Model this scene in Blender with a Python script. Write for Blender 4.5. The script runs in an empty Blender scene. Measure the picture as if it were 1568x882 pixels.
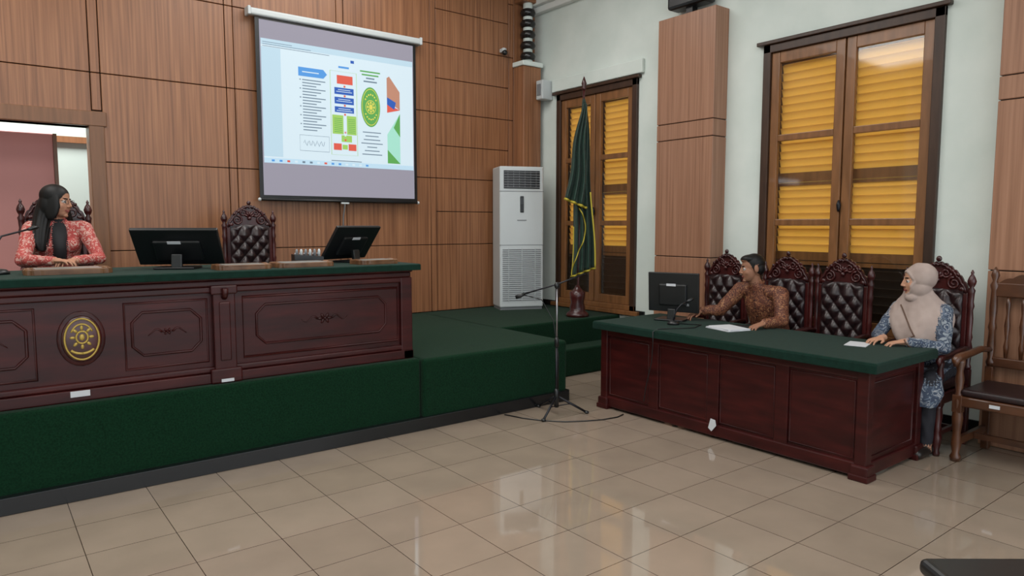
import bpy, bmesh, math, random
from mathutils import Vector, Matrix, kdtree, noise
from mathutils.bvhtree import BVHTree
random.seed(3)
V=Vector
sc=bpy.context.scene
# ------------------------------------------------------------ materials
def newmat(name):
    m=bpy.data.materials.new(name); m.use_nodes=True
    nt=m.node_tree; b=nt.nodes['Principled BSDF']; return m,nt,b
def plain(name,c,rough=.5,metal=0,coat=0,emit=0,spec=.5,sheen=0):
    m,nt,b=newmat(name)
    b.inputs['Base Color'].default_value=(*c,1); b.inputs['Roughness'].default_value=rough
    b.inputs['Metallic'].default_value=metal; b.inputs['Coat Weight'].default_value=coat
    b.inputs['Specular IOR Level'].default_value=spec
    if sheen: b.inputs['Sheen Weight'].default_value=sheen
    if emit:
        b.inputs['Emission Color'].default_value=(*c,1); b.inputs['Emission Strength'].default_value=emit
    n=nt.nodes.new('ShaderNodeTexNoise'); n.inputs['Scale'].default_value=60
    tc=nt.nodes.new('ShaderNodeTexCoord'); nt.links.new(tc.outputs['Object'],n.inputs['Vector'])
    bp=nt.nodes.new('ShaderNodeBump'); bp.inputs['Strength'].default_value=.04; bp.inputs['Distance'].default_value=.002
    nt.links.new(n.outputs['Fac'],bp.inputs['Height']); nt.links.new(bp.outputs['Normal'],b.inputs['Normal'])
    return m
def ramp(nt,stops,const=False):
    r=nt.nodes.new('ShaderNodeValToRGB'); e=r.color_ramp.elements
    if const: r.color_ramp.interpolation='CONSTANT'
    while len(e)<len(stops): e.new(.5)
    for i,(p,c) in enumerate(stops): e[i].position=p; e[i].color=(*c,1)
    return r
def noisy(name,stops,scale=(1,1,1),nscale=1,detail=6,rough=.5,bump=.1,bdist=.002,coat=0,const=False,tex='noise',sheen=0,spec=.5,dist=0):
    m,nt,b=newmat(name)
    tc=nt.nodes.new('ShaderNodeTexCoord'); mp=nt.nodes.new('ShaderNodeMapping'); mp.inputs['Scale'].default_value=scale
    nt.links.new(tc.outputs['Object'],mp.inputs['Vector'])
    if tex=='noise':
        n=nt.nodes.new('ShaderNodeTexNoise'); n.inputs['Detail'].default_value=detail; n.inputs['Distortion'].default_value=dist; out=n.outputs['Fac']
    else:
        n=nt.nodes.new('ShaderNodeTexVoronoi'); n.feature='SMOOTH_F1' if tex=='vs' else 'F1'; out=n.outputs['Distance']
    n.inputs['Scale'].default_value=nscale
    nt.links.new(mp.outputs[0],n.inputs['Vector'])
    r=ramp(nt,stops,const); nt.links.new(out,r.inputs[0]); nt.links.new(r.outputs[0],b.inputs['Base Color'])
    if bump:
        bp=nt.nodes.new('ShaderNodeBump'); bp.inputs['Strength'].default_value=bump; bp.inputs['Distance'].default_value=bdist
        nt.links.new(out,bp.inputs['Height']); nt.links.new(bp.outputs['Normal'],b.inputs['Normal'])
    b.inputs['Roughness'].default_value=rough; b.inputs['Coat Weight'].default_value=coat
    b.inputs['Specular IOR Level'].default_value=spec
    if sheen: b.inputs['Sheen Weight'].default_value=sheen
    return m
M_panel=noisy('wood_panelling',[(.3,(.155,.062,.027)),(.5,(.245,.104,.047)),(.7,(.33,.15,.070))],(45,45,.9),1,5,rough=.38,bump=.05)
M_panel2=noisy('wood_column_cladding',[(.3,(.235,.112,.064)),(.5,(.30,.15,.089)),(.7,(.36,.188,.115))],(45,45,.9),1,5,rough=.4,bump=.05)
M_mahog=noisy('mahogany',[(.3,(.022,.0030,.0030)),(.55,(.040,.0048,.0046)),(.75,(.058,.0075,.0062))],(3,3,18),1,6,rough=.38,bump=.05,coat=.04,spec=.3)
M_mahogd=noisy('mahogany_dark_carving',[(.3,(.022,.0038,.004)),(.7,(.062,.0095,.009))],(8,8,8),1,4,rough=.3,bump=.1,coat=.2)
M_door=noisy('door_frame_wood',[(.3,(.14,.06,.024)),(.7,(.21,.09,.038))],(30,30,2),1,5,rough=.4)
M_win=noisy('window_casement_wood',[(.3,(.15,.064,.022)),(.7,(.25,.108,.04))],(20,20,3),1,5,rough=.35,coat=.2)
M_wind=noisy('window_outer_frame_wood',[(.3,(.03,.014,.008)),(.7,(.055,.026,.014))],(20,20,3),1,5,rough=.4)
M_brown=noisy('teak_chair_wood',[(.3,(.05,.016,.006)),(.7,(.10,.034,.012))],(6,6,12),1,5,rough=.33,coat=.3)
M_dark=plain('dark_gap',(.02,.012,.008),.8)
M_white=noisy('white_plaster',[(.35,(.60,.67,.63)),(.65,(.68,.74,.70))],(1,1,1),2,4,rough=.85,bump=.04)
M_ceil=plain('ceiling_paint',(.72,.74,.72),.9)
M_carpet=noisy('green_carpet',[(.3,(.0016,.0135,.0055)),(.7,(.0042,.029,.012))],(1,1,1),90,6,rough=.95,bump=.5,bdist=.006,sheen=.05,spec=.1)
M_cloth=noisy('green_table_cloth',[(.3,(.002,.016,.010)),(.7,(.004,.025,.017))],(1,1,1),30,6,rough=.85,bump=.2,sheen=.05,spec=.15)
M_black=plain('black_plastic',(.007,.008,.009),.35)
M_blackr=plain('black_granite',(.008,.009,.010),.2)
M_metal=plain('dark_metal',(.02,.02,.024),.35,.6)
M_steel=plain('steel',(.3,.3,.32),.3,.9)
M_whitep=plain('white_plastic',(.50,.535,.54),.35)
M_greyp=plain('grey_plastic',(.19,.20,.21),.5)
M_paper=plain('white_paper',(.55,.57,.6),.7)
M_gold=plain('gold_paint',(.42,.29,.06),.35,.3)
M_leather=noisy('oxblood_leather',[(.3,(.010,.005,.006)),(.7,(.026,.010,.011))],(1,1,1),40,4,rough=.32,bump=.15)
M_flag=noisy('flag_satin',[(.3,(.0015,.020,.012)),(.7,(.003,.034,.02))],(1,1,1),6,3,rough=.5,sheen=.1)
M_fringe=plain('yellow_fringe',(.42,.34,.03),.7)
M_glossblk=plain('black_glazed',(.012,.011,.011),.2)
M_tray=noisy('carved_tray_wood',[(.3,(.08,.032,.012)),(.7,(.19,.09,.04))],(9,9,9),1,4,rough=.4)
M_slate=plain('marble_inlay',(.22,.22,.20),.3)
M_pink=plain('pink_partition',(.56,.25,.23),.6)
M_grnwall=plain('pale_green_wall',(.36,.42,.38),.8)
def slatmat(name,c,tr):
    m,nt,b=newmat(name); b.inputs['Base Color'].default_value=(*c,1); b.inputs['Roughness'].default_value=.5
    t=nt.nodes.new('ShaderNodeBsdfTranslucent'); t.inputs[0].default_value=(*c,1)
    mx=nt.nodes.new('ShaderNodeMixShader'); mx.inputs[0].default_value=tr
    o=nt.nodes['Material Output']; nt.links.new(b.outputs[0],mx.inputs[1]); nt.links.new(t.outputs[0],mx.inputs[2]); nt.links.new(mx.outputs[0],o.inputs[0])
    return m
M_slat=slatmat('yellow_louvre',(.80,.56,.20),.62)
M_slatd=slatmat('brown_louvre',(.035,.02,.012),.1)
def glassm():
    m,nt,b=newmat('window_glass'); nt.nodes.remove(b)
    t=nt.nodes.new('ShaderNodeBsdfTransparent'); t.inputs[0].default_value=(.95,.96,.94,1)
    g=nt.nodes.new('ShaderNodeBsdfGlossy'); g.inputs['Roughness'].default_value=.05
    mx=nt.nodes.new('ShaderNodeMixShader'); mx.inputs[0].default_value=.05
    o=nt.nodes['Material Output']; nt.links.new(t.outputs[0],mx.inputs[1]); nt.links.new(g.outputs[0],mx.inputs[2]); nt.links.new(mx.outputs[0],o.inputs[0])
    return m
M_glass=glassm()
def tilem():
    m,nt,b=newmat('glossy_floor_tiles')
    tc=nt.nodes.new('ShaderNodeTexCoord'); mp=nt.nodes.new('ShaderNodeMapping'); mp.inputs['Location'].default_value=(-.77+.41*20,-3.864+.41*20,0)
    nt.links.new(tc.outputs['Object'],mp.inputs['Vector'])
    br=nt.nodes.new('ShaderNodeTexBrick'); br.offset=0; br.squash=1
    br.inputs['Color1'].default_value=(.285,.225,.172,1); br.inputs['Color2'].default_value=(.32,.252,.195,1); br.inputs['Mortar'].default_value=(.06,.04,.03,1)
    br.inputs['Scale'].default_value=1; br.inputs['Mortar Size'].default_value=.0022; br.inputs['Mortar Smooth'].default_value=.1
    br.inputs['Brick Width'].default_value=.41; br.inputs['Row Height'].default_value=.41; br.inputs['Bias'].default_value=0
    nt.links.new(mp.outputs[0],br.inputs['Vector'])
    n=nt.nodes.new('ShaderNodeTexNoise'); n.inputs['Scale'].default_value=3; n.inputs['Detail'].default_value=8
    nt.links.new(tc.outputs['Object'],n.inputs['Vector'])
    r=ramp(nt,[(.3,(.86,.86,.86)),(.7,(1,1,1))]); nt.links.new(n.outputs['Fac'],r.inputs[0])
    mx=nt.nodes.new('ShaderNodeMix'); mx.data_type='RGBA'; mx.blend_type='MULTIPLY'; mx.inputs[0].default_value=1
    nt.links.new(br.outputs['Color'],mx.inputs[6]); nt.links.new(r.outputs[0],mx.inputs[7]); nt.links.new(mx.outputs[2],b.inputs['Base Color'])
    b.inputs['Roughness'].default_value=.045; b.inputs['Specular IOR Level'].default_value=1.0
    bp=nt.nodes.new('ShaderNodeBump'); bp.inputs['Strength'].default_value=.3; bp.inputs['Distance'].default_value=.001; bp.invert=True
    nt.links.new(br.outputs['Fac'],bp.inputs['Height']); nt.links.new(bp.outputs['Normal'],b.inputs['Normal'])
    return m
M_tile=tilem()
def em(name,c,s=1.0):
    m,nt,b=newmat(name); b.inputs['Base Color'].default_value=(c[0]*.15,c[1]*.15,c[2]*.15,1); b.inputs['Roughness'].default_value=.9
    b.inputs['Emission Color'].default_value=(*c,1); b.inputs['Emission Strength'].default_value=s*.44; return m  # emission stands in for projector light falling on the screen
# ------------------------------------------------------------ mesh builder
class MB:
    def __init__(s): s.v=[];s.f=[];s.mi=[];s.sm=[];s.mats=[];s.T=Matrix.Identity(4)
    def midx(s,m):
        if m not in s.mats: s.mats.append(m)
        return s.mats.index(m)
    def add(s,vs,fs,m,smooth=False):
        o=len(s.v); k=s.midx(m)
        s.v+= [s.T@V(p) for p in vs]
        for f in fs: s.f.append([i+o for i in f]); s.mi.append(k); s.sm.append(smooth)
    def box(s,x0,x1,y0,y1,z0,z1,m,bev=0,seg=2,R=None):
        if x0>x1:x0,x1=x1,x0
        if y0>y1:y0,y1=y1,y0
        if z0>z1:z0,z1=z1,z0
        bm=bmesh.new(); bmesh.ops.create_cube(bm,size=1)
        c=V(((x0+x1)/2,(y0+y1)/2,(z0+z1)/2))
        for v in bm.verts: v.co=V((v.co.x*(x1-x0),v.co.y*(y1-y0),v.co.z*(z1-z0)))
        if bev: bmesh.ops.bevel(bm,geom=bm.edges[:],offset=bev,segments=seg,affect='EDGES',profile=.5)
        bm.verts.index_update()
        vs=[(R@v.co if R else v.co)+c for v in bm.verts]; fs=[[v.index for v in f.verts] for f in bm.faces]; bm.free()
        s.add(vs,fs,m,False)
    def cb(s,c,d,m,bev=0,R=None,seg=2):
        s.box(c[0]-d[0]/2,c[0]+d[0]/2,c[1]-d[1]/2,c[1]+d[1]/2,c[2]-d[2]/2,c[2]+d[2]/2,m,bev,seg,R)
    def lathe(s,prof,m,c=(0,0,0),seg=14,R=None):
        vs=[];fs=[];c=V(c)
        for r,z in prof:
            for i in range(seg):
                a=2*math.pi*i/seg; p=V((r*math.cos(a),r*math.sin(a),z)); vs.append((R@p if R else p)+c)
        n=len(prof)
        for j in range(n-1):
            for i in range(seg):
                i2=(i+1)%seg; fs.append([j*seg+i,j*seg+i2,(j+1)*seg+i2,(j+1)*seg+i])
        fs.append(list(range(seg))[::-1]); fs.append([(n-1)*seg+i for i in range(seg)])
        s.add(vs,fs,m,True)
    def tube(s,pts,r,m,seg=8,closed=False):
        pts=[V(p) for p in pts]; n=len(pts)
        rs=r if isinstance(r,(list,tuple)) else [r]*n
        vs=[];fs=[]; up=None
        for i,p in enumerate(pts):
            if closed: t=pts[(i+1)%n]-pts[i-1]
            else: t=pts[min(i+1,n-1)]-pts[max(i-1,0)]
            if t.length<1e-9: t=V((0,0,1))
            t.normalize()
            if up is None:
                up=t.orthogonal().normalized()
            up=(up-t*up.dot(t))
            if up.length<1e-6: up=t.orthogonal()
            up.normalize(); w=t.cross(up)
            for k in range(seg):
                a=2*math.pi*k/seg; vs.append(p+(up*math.cos(a)+w*math.sin(a))*rs[i])
        for j in range(n if closed else n-1):
            j2=(j+1)%n
            for k in range(seg):
                k2=(k+1)%seg; fs.append([j*seg+k,j*seg+k2,j2*seg+k2,j2*seg+k])
        if not closed:
            fs.append(list(range(seg))[::-1]); fs.append([(n-1)*seg+i for i in range(seg)])
        s.add(vs,fs,m,True)
    def ell(s,c,r,m,seg=16,rings=10,R=None):
        vs=[];fs=[];c=V(c); r=(r,r,r) if isinstance(r,(int,float)) else r
        for j in range(1,rings):
            ph=math.pi*j/rings
            for i in range(seg):
                a=2*math.pi*i/seg; p=V((r[0]*math.sin(ph)*math.cos(a),r[1]*math.sin(ph)*math.sin(a),r[2]*math.cos(ph))); vs.append((R@p if R else p)+c)
        tp=V((0,0,r[2])); bt=V((0,0,-r[2])); vs.append((R@tp if R else tp)+c); vs.append((R@bt if R else bt)+c)
        T=len(vs)-2;B=len(vs)-1
        for j in range(rings-2):
            for i in range(seg):
                i2=(i+1)%seg; fs.append([j*seg+i,(j+1)*seg+i,(j+1)*seg+i2,j*seg+i2])
        for i in range(seg):
            i2=(i+1)%seg; fs.append([T,i,i2]); fs.append([B,(rings-2)*seg+i2,(rings-2)*seg+i])
        s.add(vs,fs,m,True)
    def prism(s,poly,y0,y1,m):   # poly in XZ extruded along Y
        n=len(poly); vs=[(x,y0,z) for x,z in poly]+[(x,y1,z) for x,z in poly]
        fs=[list(range(n)),[n+i for i in range(n)][::-1]]
        for i in range(n):
            j=(i+1)%n; fs.append([i,n+i,n+j,j])
        s.add(vs,fs,m,False)
    def grid(s,fn,nu,nv,m):
        vs=[fn(i/nu,j/nv) for j in range(nv+1) for i in range(nu+1)]
        fs=[[j*(nu+1)+i,j*(nu+1)+i+1,(j+1)*(nu+1)+i+1,(j+1)*(nu+1)+i] for j in range(nv) for i in range(nu)]
        s.add(vs,fs,m,True)
    def cone(s,a,b,ra,rb,m,seg=20):
        a=V(a);b=V(b);L=(b-a).length; n=max(2,int(L/.012))
        s.tube([a.lerp(b,i/n) for i in range(n+1)],[ra+(rb-ra)*i/n for i in range(n+1)],m,seg)
        s.ell(a,ra,m,14,10); s.ell(b,rb,m,14,10)
    def loft(s,secs,m,seg=48,sub=8,rip=0,rk=9,flat=False):
        out=[]
        n=len(secs)
        for i in range(n-1):
            p0=secs[max(i-1,0)];p1=secs[i];p2=secs[i+1];p3=secs[min(i+2,n-1)]
            for k in range(sub):
                t=k/sub
                out.append([.5*((2*p1[q])+(-p0[q]+p2[q])*t+(2*p0[q]-5*p1[q]+4*p2[q]-p3[q])*t*t+(-p0[q]+3*p1[q]-3*p2[q]+p3[q])*t**3) for q in range(5)])
        out.append(list(secs[-1]))
        vs=[];fs=[]; N=len(out)
        for j,o in enumerate(out):
            am=rip*(1 if flat else (1-j/(N-1)))
            for i in range(seg):
                a=2*math.pi*i/seg; k=1+am*math.sin(rk*a+3*math.sin(a)+j*.05)
                vs.append((o[0]+o[3]*k*math.cos(a),o[1]+o[4]*k*math.sin(a),o[2]))
        for j in range(N-1):
            for i in range(seg):
                i2=(i+1)%seg; fs.append([j*seg+i,j*seg+i2,(j+1)*seg+i2,(j+1)*seg+i])
        fs.append(list(range(seg))[::-1]); fs.append([(N-1)*seg+i for i in range(seg)])
        s.add(vs,fs,m,True)
    def mesh(s,name):
        me=bpy.data.meshes.new(name); me.from_pydata([tuple(p) for p in s.v],[],s.f)
        for m in s.mats: me.materials.append(m)
        me.polygons.foreach_set('material_index',s.mi); me.polygons.foreach_set('use_smooth',s.sm); me.update()
        return me
    def obj(s,name,loc=(0,0,0),rz=0,scale=(1,1,1)):
        o=bpy.data.objects.new(name,s.mesh(name)); sc.collection.objects.link(o)
        o.location=loc; o.rotation_euler=(0,0,math.radians(rz)); o.scale=scale; return o
def inst(o,loc,rz,scale=(1,1,1)):
    n=bpy.data.objects.new(o.name.split('.')[0],o.data); sc.collection.objects.link(n)
    n.location=loc; n.rotation_euler=(0,0,math.radians(rz)); n.scale=scale; return n
def Rz(d): return Matrix.Rotation(math.radians(d),3,'Z')
def Rx(d): return Matrix.Rotation(math.radians(d),3,'X')
def Ry(d): return Matrix.Rotation(math.radians(d),3,'Y')
PH=.56; BW=7.28; RW=6.0; CH=4.75
# ------------------------------------------------------------ room shell
b=MB(); b.box(-5,6.18,-5,7.6,-.1,0,M_tile); b.obj('floor')
b=MB(); b.box(-5,6.18,-5,7.6,CH,CH+.1,M_ceil); b.obj('ceiling')
WINS=[(5.44,6.80,.62,3.24),(2.32,3.87,.62,3.27)]
b=MB(); x0,x1=RW,RW+.18
b.box(x0,x1,-5,2.32,0,CH,M_white); b.box(x0,x1,3.87,5.44,0,CH,M_white); b.box(x0,x1,6.80,BW+.3,0,CH,M_white)
for y0,y1,z0,z1 in WINS:
    b.box(x0,x1,y0,y1,0,z0,M_white); b.box(x0,x1,y0,y1,z1,CH,M_white)
b.obj('wall_right')
b=MB(); b.box(RW-.14,RW,-5,BW,4.40,4.47,M_ceil,.01); b.box(RW-.08,RW,-5,BW,4.32,4.40,M_ceil,.01); b.box(RW-.2,RW,-5,BW,4.47,CH,M_ceil); b.obj('trim_1')
b=MB(); b.box(-5,-4.9,-5,7.6,0,CH,M_white); b.obj('wall_left')
# back wall panelled
b=MB()
DX0,DX1,DZ=-.80,.88,2.48
b.box(-4.9,DX0,BW+.015,BW+.16,0,CH,M_dark); b.box(DX1,RW,BW+.015,BW+.16,0,CH,M_dark); b.box(DX0,DX1,BW+.015,BW+.16,DZ,CH,M_dark); b.box(DX0,DX1,BW+.015,BW+.16,0,PH,M_dark)
strips=[-4.3,-3.1,-1.9,-.86,.95,2.11,3.27,4.43,5.60]
zs=[PH,1.37,2.17,2.95,3.74,4.4,CH]
zh=[PH,1.37,1.77,2.17,2.56,2.95,3.35,3.74,4.15,CH]
g=.004; sw=.04
def panel(xa,xb,za,zb,mm=M_panel): b.box(xa+g,xb-g,BW-.012,BW+.015,za+g,zb-g,mm,.003,1)
for i,sx in enumerate(strips):
    for z0,z1 in zip(zs,zs[1:]):
        if sx==.95: z0=max(z0,2.62)
        if z1>z0: panel(sx-sw,sx+sw,z0,z1)
for i in range(len(strips)-1):
    xa,xb=strips[i]+sw,strips[i+1]-sw
    zz=zh if strips[i]==4.43 else zs
    for z0,z1 in zip(zz,zz[1:]):
        if strips[i]==-.86: z0=max(z0,2.60)
        if z1-z0>.02: panel(xa,xb,z0,z1)
panel(5.64,RW,PH,CH)
b.obj('wall_back')
b=MB()
b.box(.88,1.0,BW-.03,BW+.18,PH,2.60,M_door,.006); b.box(DX0-.10,DX0,BW-.03,BW+.18,PH,2.60,M_door,.006)
b.box(DX0-.12,1.02,BW-.035,BW+.18,2.48,2.61,M_door,.006); b.obj('door_1')
b=MB(); b.box(-3,3,9.6,9.7,0,CH,M_grnwall); b.box(.62,.70,9.55,9.6,PH,2.62,M_door); b.box(.62,2.0,9.55,9.6,2.55,2.62,M_door); b.obj('wall_corridor')
b=MB(); b.box(-3,3,7.6,9.7,PH-.1,PH,M_tile); b.obj('floor_corridor')
b=MB(); b.box(-1.8,.67,8.0,8.06,PH,2.47,M_pink,.01); b.box(.67,.70,7.99,8.07,PH,2.47,M_door); b.obj('pink_partition')
# corner pillar
b=MB(); b.box(5.64,5.93,7.06,BW-.013,PH,3.62,M_panel,.01); b.box(5.62,5.95,7.04,BW-.013,3.62,3.68,M_white,.01)
for k in range(5):
    z=3.74+k*.135; b.lathe([(.05,z-.03),(.085,z-.02),(.10,z+.02),(.085,z+.06),(.05,z+.075)],M_glossblk,(5.79,7.16,0),20)
b.lathe([(.06,3.68),(.06,CH)],M_white,(5.79,7.16,0),20)
b.box(5.66,5.92,7.08,BW-.013,4.42,4.5,M_panel,.01)
b.obj('corner_pillar')
b=MB(); b.box(5.82,5.998,6.90,7.03,3.2,3.44,M_whitep,.012); b.box(5.81,5.82,6.93,7.0,3.25,3.39,M_greyp); b.obj('electrical_junction_box')
b=MB(); b.lathe([(.03,0),(.035,.04),(.02,.05)],M_whitep,(5.45,BW-.06,3.78),14); b.ell((5.45,BW-.08,3.77),.035,M_black); b.box(5.42,5.48,BW-.06,BW-.013,3.78,3.82,M_whitep); b.obj('security_camera')
def column(y0,y1,top,name):
    b=MB(); xf=5.785
    b.box(xf+.012,RW,y0+.012,y1-.012,0,top-.01,M_dark)
    for za,zb in zip([0,1.28,2.478,2.646,],[1.28,2.478,2.646,top]):
        b.box(xf,RW,y0,y1,za+.004,zb-.004,M_panel2,.004,1)
    b.obj(name)
column(4.28,4.99,3.72,'wood_clad_column'); column(1.16,1.88,CH-.3,'wood_clad_column')
b=MB(); b.box(5.80,5.98,4.42,4.9,3.80,3.98,M_black,.03,R=None); b.box(5.86,5.94,4.62,4.70,3.72,3.81,M_black); b.obj('wall_speaker')
b=MB(); b.tube([(5.97,4.1,3.95),(5.96,4.0,3.78),(5.97,3.85,3.72),(5.97,3.6,3.78),(5.97,3.3,3.95),(5.97,2.9,4.1)],.006,M_black); b.obj('wall_cable')
for wi,(y0,y1,z0,z1) in enumerate(WINS):
    b=MB(); fw=.075
    b.box(RW-.035,RW+.16,y0,y0+fw,z0,z1,M_wind,.006); b.box(RW-.035,RW+.16,y1-fw,y1,z0,z1,M_wind,.006)
    b.box(RW-.035,RW+.16,y0,y1,z1-fw,z1,M_wind,.006); b.box(RW-.035,RW+.16,y0,y1,z0,z0+.06,M_win,.006)
    b.box(RW-.06,RW+.0,y0-.04,y1+.06,z1+.0,z1+.035,M_wind,.006)
    b.box(RW-.06,RW+.0,y0-.07,y1+.07,z0-.05,z0,M_win,.006)
    ya,yb=y0+fw,y1-fw; za,zb=z0+.06,z1-fw; ym=(ya+yb)/2
    for c0,c1 in((ya,ym-.006),(ym+.006,yb)):
        st=.082
        b.box(RW-.01,RW+.035,c0,c0+st,za,zb,M_win,.008); b.box(RW-.01,RW+.035,c1-st,c1,za,zb,M_win,.008)
        for zr in (za+.05,1.63,2.41,zb-.05):
            b.box(RW-.008,RW+.033,c0+st,c1-st,zr-(.03 if 1.5<zr<2.6 else .05),zr+(.03 if 1.5<zr<2.6 else .05),M_win,.006)
        b.box(RW+.012,RW+.016,c0+st,c1-st,za,zb,M_glass)
    b.lathe([(.008,0),(.014,.02),(.02,.06),(.008,.1)],M_metal,(RW-.03,ym,1.72),10)
    for c0,c1 in((ya,ym),(ym,yb)):
        b.box(RW+.09,RW+.13,c0,c0+.05,za,zb,M_wind); b.box(RW+.09,RW+.13,c1-.05,c1,za,zb,M_wind)
        for zr in (za+.04,1.30,2.03,zb-.04): b.box(RW+.092,RW+.128,c0,c1,zr-.06,zr+.06,M_win)
        z=za+.06
        while z<zb-.02:
            if abs(z-1.30)>.02 and abs(z-2.03)>.02:
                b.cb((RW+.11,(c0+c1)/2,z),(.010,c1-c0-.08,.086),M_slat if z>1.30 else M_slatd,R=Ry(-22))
            z+=.072
    b.obj('window_%d'%(wi+1))
b=MB(); b.box(RW-.045,RW,5.36,6.88,3.285,3.44,M_white,.01); b.obj('trim_2')
b=MB(); b.box(RW-.02,RW,5.3,7.27,PH,PH+.07,M_blackr); b.box(RW-.02,RW,1.9,4.28,0,.12,M_blackr);b.box(RW-.02,RW,-5,1.15,0,.12,M_blackr); b.box(RW-.02,RW,4.99,5.4,0,.12,M_blackr); b.obj('baseboard_right')
# platform
b=MB(); b.box(-4.9,2.74,4.72,BW-.013,.08,PH,M_carpet,.02,3); b.box(2.745,4.26,4.685,BW-.013,.08,PH,M_carpet,.03,3)
b.box(4.2,RW,5.68,BW-.013,0,PH,M_carpet,.02,3); b.box(4.2,RW,5.42,5.72,0,.29,M_carpet,.02,3)
b.box(-4.9,4.25,4.75,BW-.013,0,.09,M_carpet)
b.obj('carpeted_platform')
b=MB(); b.box(-4.9,4.27,4.665,4.75,0,.10,M_blackr,.004); b.box(4.25,4.275,4.67,5.42,0,.10,M_blackr); b.obj('baseboard_platform')
# ------------------------------------------------------------ projection screen
b=MB(); Y=7.17
b.box(2.335,4.15,Y+.008,Y+.012,1.87,3.66,M_black)
S_wash=em('screen_margin_glow',(.40,.38,.46),.75); S_page=em('projected_page',(.70,.84,.92),.95); S_side=em('projected_sidebar',(.55,.74,.86),.92)  # margin around the slide glows too, its light put into the material
S_blue=em('proj_blue',(.03,.12,.50),.9); S_lblue=em('proj_light_blue',(.10,.35,.80),.9); S_red=em('proj_red',(.78,.12,.08),.9); S_grn=em('proj_green',(.12,.42,.10),.9); S_lgrn=em('proj_light_green',(.38,.66,.14),.9)
S_txt=em('proj_text',(.20,.28,.36),.8); S_bar=em('proj_taskbar',(.52,.72,.86),1.0); S_ora=em('proj_skin',(.62,.30,.20),.8); S_yel=em('proj_yellow',(.80,.74,.12),.9); S_ltg=em('proj_pale_green',(.40,.78,.64),.95)
def q(x0,x1,z0,z1,m,l=1): b.box(x0,x1,Y-.0012*l,Y-.0012*l+.001,z0,z1,m)
b.box(2.375,4.11,Y,Y+.008,1.91,3.64,S_wash)
q(2.385,4.10,2.235,3.46,S_page); q(2.385,4.10,3.40,3.46,S_side,2); q(2.385,2.58,2.30,3.38,S_side,2); q(2.385,4.10,2.235,2.285,S_bar,2)
for k in range(14): q(2.46+.08*k,2.49+.08*k,2.25,2.27,random.choice([S_txt,S_lblue,S_red,S_page]),3)
q(3.1,3.45,2.292,2.30,S_txt,3)
for k in range(3): q(2.40,2.40+.3+.2*k,3.425-.02*k,3.43-.02*k,S_txt,3)
b.prism([(2.76,3.14),(3.03,3.14),(3.07,3.185),(3.03,3.23),(2.76,3.23)],Y-.004,Y-.002,S_lblue)
q(2.80,2.98,3.18,3.19,S_page,4)
for k in range(18):
    z=3.10-k*.030; q(2.80,3.05-.05*((k*7)%3),z,z+.010,S_txt,3)
    if k%3==0: q(2.77,2.785,z,z+.010,S_txt,3)
b.tube([(2.76,Y-.003,2.54),(3.08,Y-.003,2.54),(3.08,Y-.003,2.38),(2.76,Y-.003,2.38)],.002,S_txt,4,True)
b.tube([(2.80+.012*i,Y-.003,2.46+.03*math.sin(i*1.7)) for i in range(20)],.0022,S_txt,4)
b.tube([(3.105,Y-.003,3.24),(3.405,Y-.003,3.24),(3.405,Y-.003,2.36),(3.105,Y-.003,2.36)],.0022,S_lgrn,4,True)
q(3.20,3.32,3.275,3.295,S_lblue,3); q(3.34,3.38,3.34,3.37,S_blue,3)
q(3.18,3.36,3.11,3.20,S_red,3); q(3.15,3.37,3.00,3.07,S_blue,3); q(3.15,3.37,2.90,2.97,S_blue,3); q(3.15,3.37,2.81,2.87,S_blue,3)
for z in (3.085,2.985,2.885,2.79,2.60,2.52): q(3.255,3.275,z-.01,z+.01,S_red,4)
q(3.12,3.245,2.58,2.78,S_lgrn,3); q(3.285,3.395,2.58,2.78,S_lgrn,3); q(3.255,3.275,2.56,2.76,S_page,4); q(3.22,3.34,2.50,2.57,S_lgrn,3)
q(3.13,3.22,2.41,2.48,S_red,3); q(3.30,3.39,2.41,2.48,S_red,3); q(3.23,3.29,2.42,2.47,S_lgrn,3)
for k in range(8): q(3.14,3.23,2.60+.02*k,2.606+.02*k,S_grn,4); q(3.30,3.38,2.60+.02*k,2.606+.02*k,S_grn,4)
for k in range(3): q(3.17,3.35,3.025-.1*k,3.031-.1*k,S_page,4); q(3.19,3.33,3.045-.1*k,3.051-.1*k,S_page,4)
for k,w in enumerate((.24,.2,.1,.16)): q(3.57-w/2,3.57+w/2,3.27-.035*k,3.285-.035*k,S_grn if k<2 else S_txt,3)
def disc(rx,rz,m,l,cx=3.57,cz=2.90): b.prism([(cx+rx*math.cos(a*math.pi/20),cz+rz*math.sin(a*math.pi/20)) for a in range(40)],Y-.0012*l,Y-.0012*l+.001,m)
disc(.115,.215,S_grn,2); disc(.104,.198,S_yel,3); disc(.099,.190,S_grn,4); disc(.062,.075,S_yel,5); disc(.056,.067,S_grn,6); disc(.022,.03,S_yel,7)
for k in range(8): a=k*math.pi/4; disc(.010,.014,S_yel,7,3.57+.038*math.cos(a),2.90+.048*math.sin(a))
for k in range(7): a=math.pi*(.2+.6*k/6); disc(.008,.010,S_yel,7,3.57+.078*math.cos(a),2.90+.135*math.sin(a)); disc(.010,.008,S_yel,7,3.57+.078*math.cos(a),2.90-.135*math.sin(a))
for k,w in enumerate((.22,.16,.20,.26,.12,.18,.24)): q(3.58-w/2,3.58+w/2,2.62-.04*k,2.63-.04*k,S_txt,3)
b.prism([(3.77,3.0),(3.93,2.90),(3.93,3.10),(3.80,3.26),(3.77,3.24)],Y-.004,Y-.003,S_ora); b.prism([(3.77,2.95),(3.86,2.90),(3.88,2.98),(3.77,3.03)],Y-.006,Y-.005,S_blue)
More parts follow.
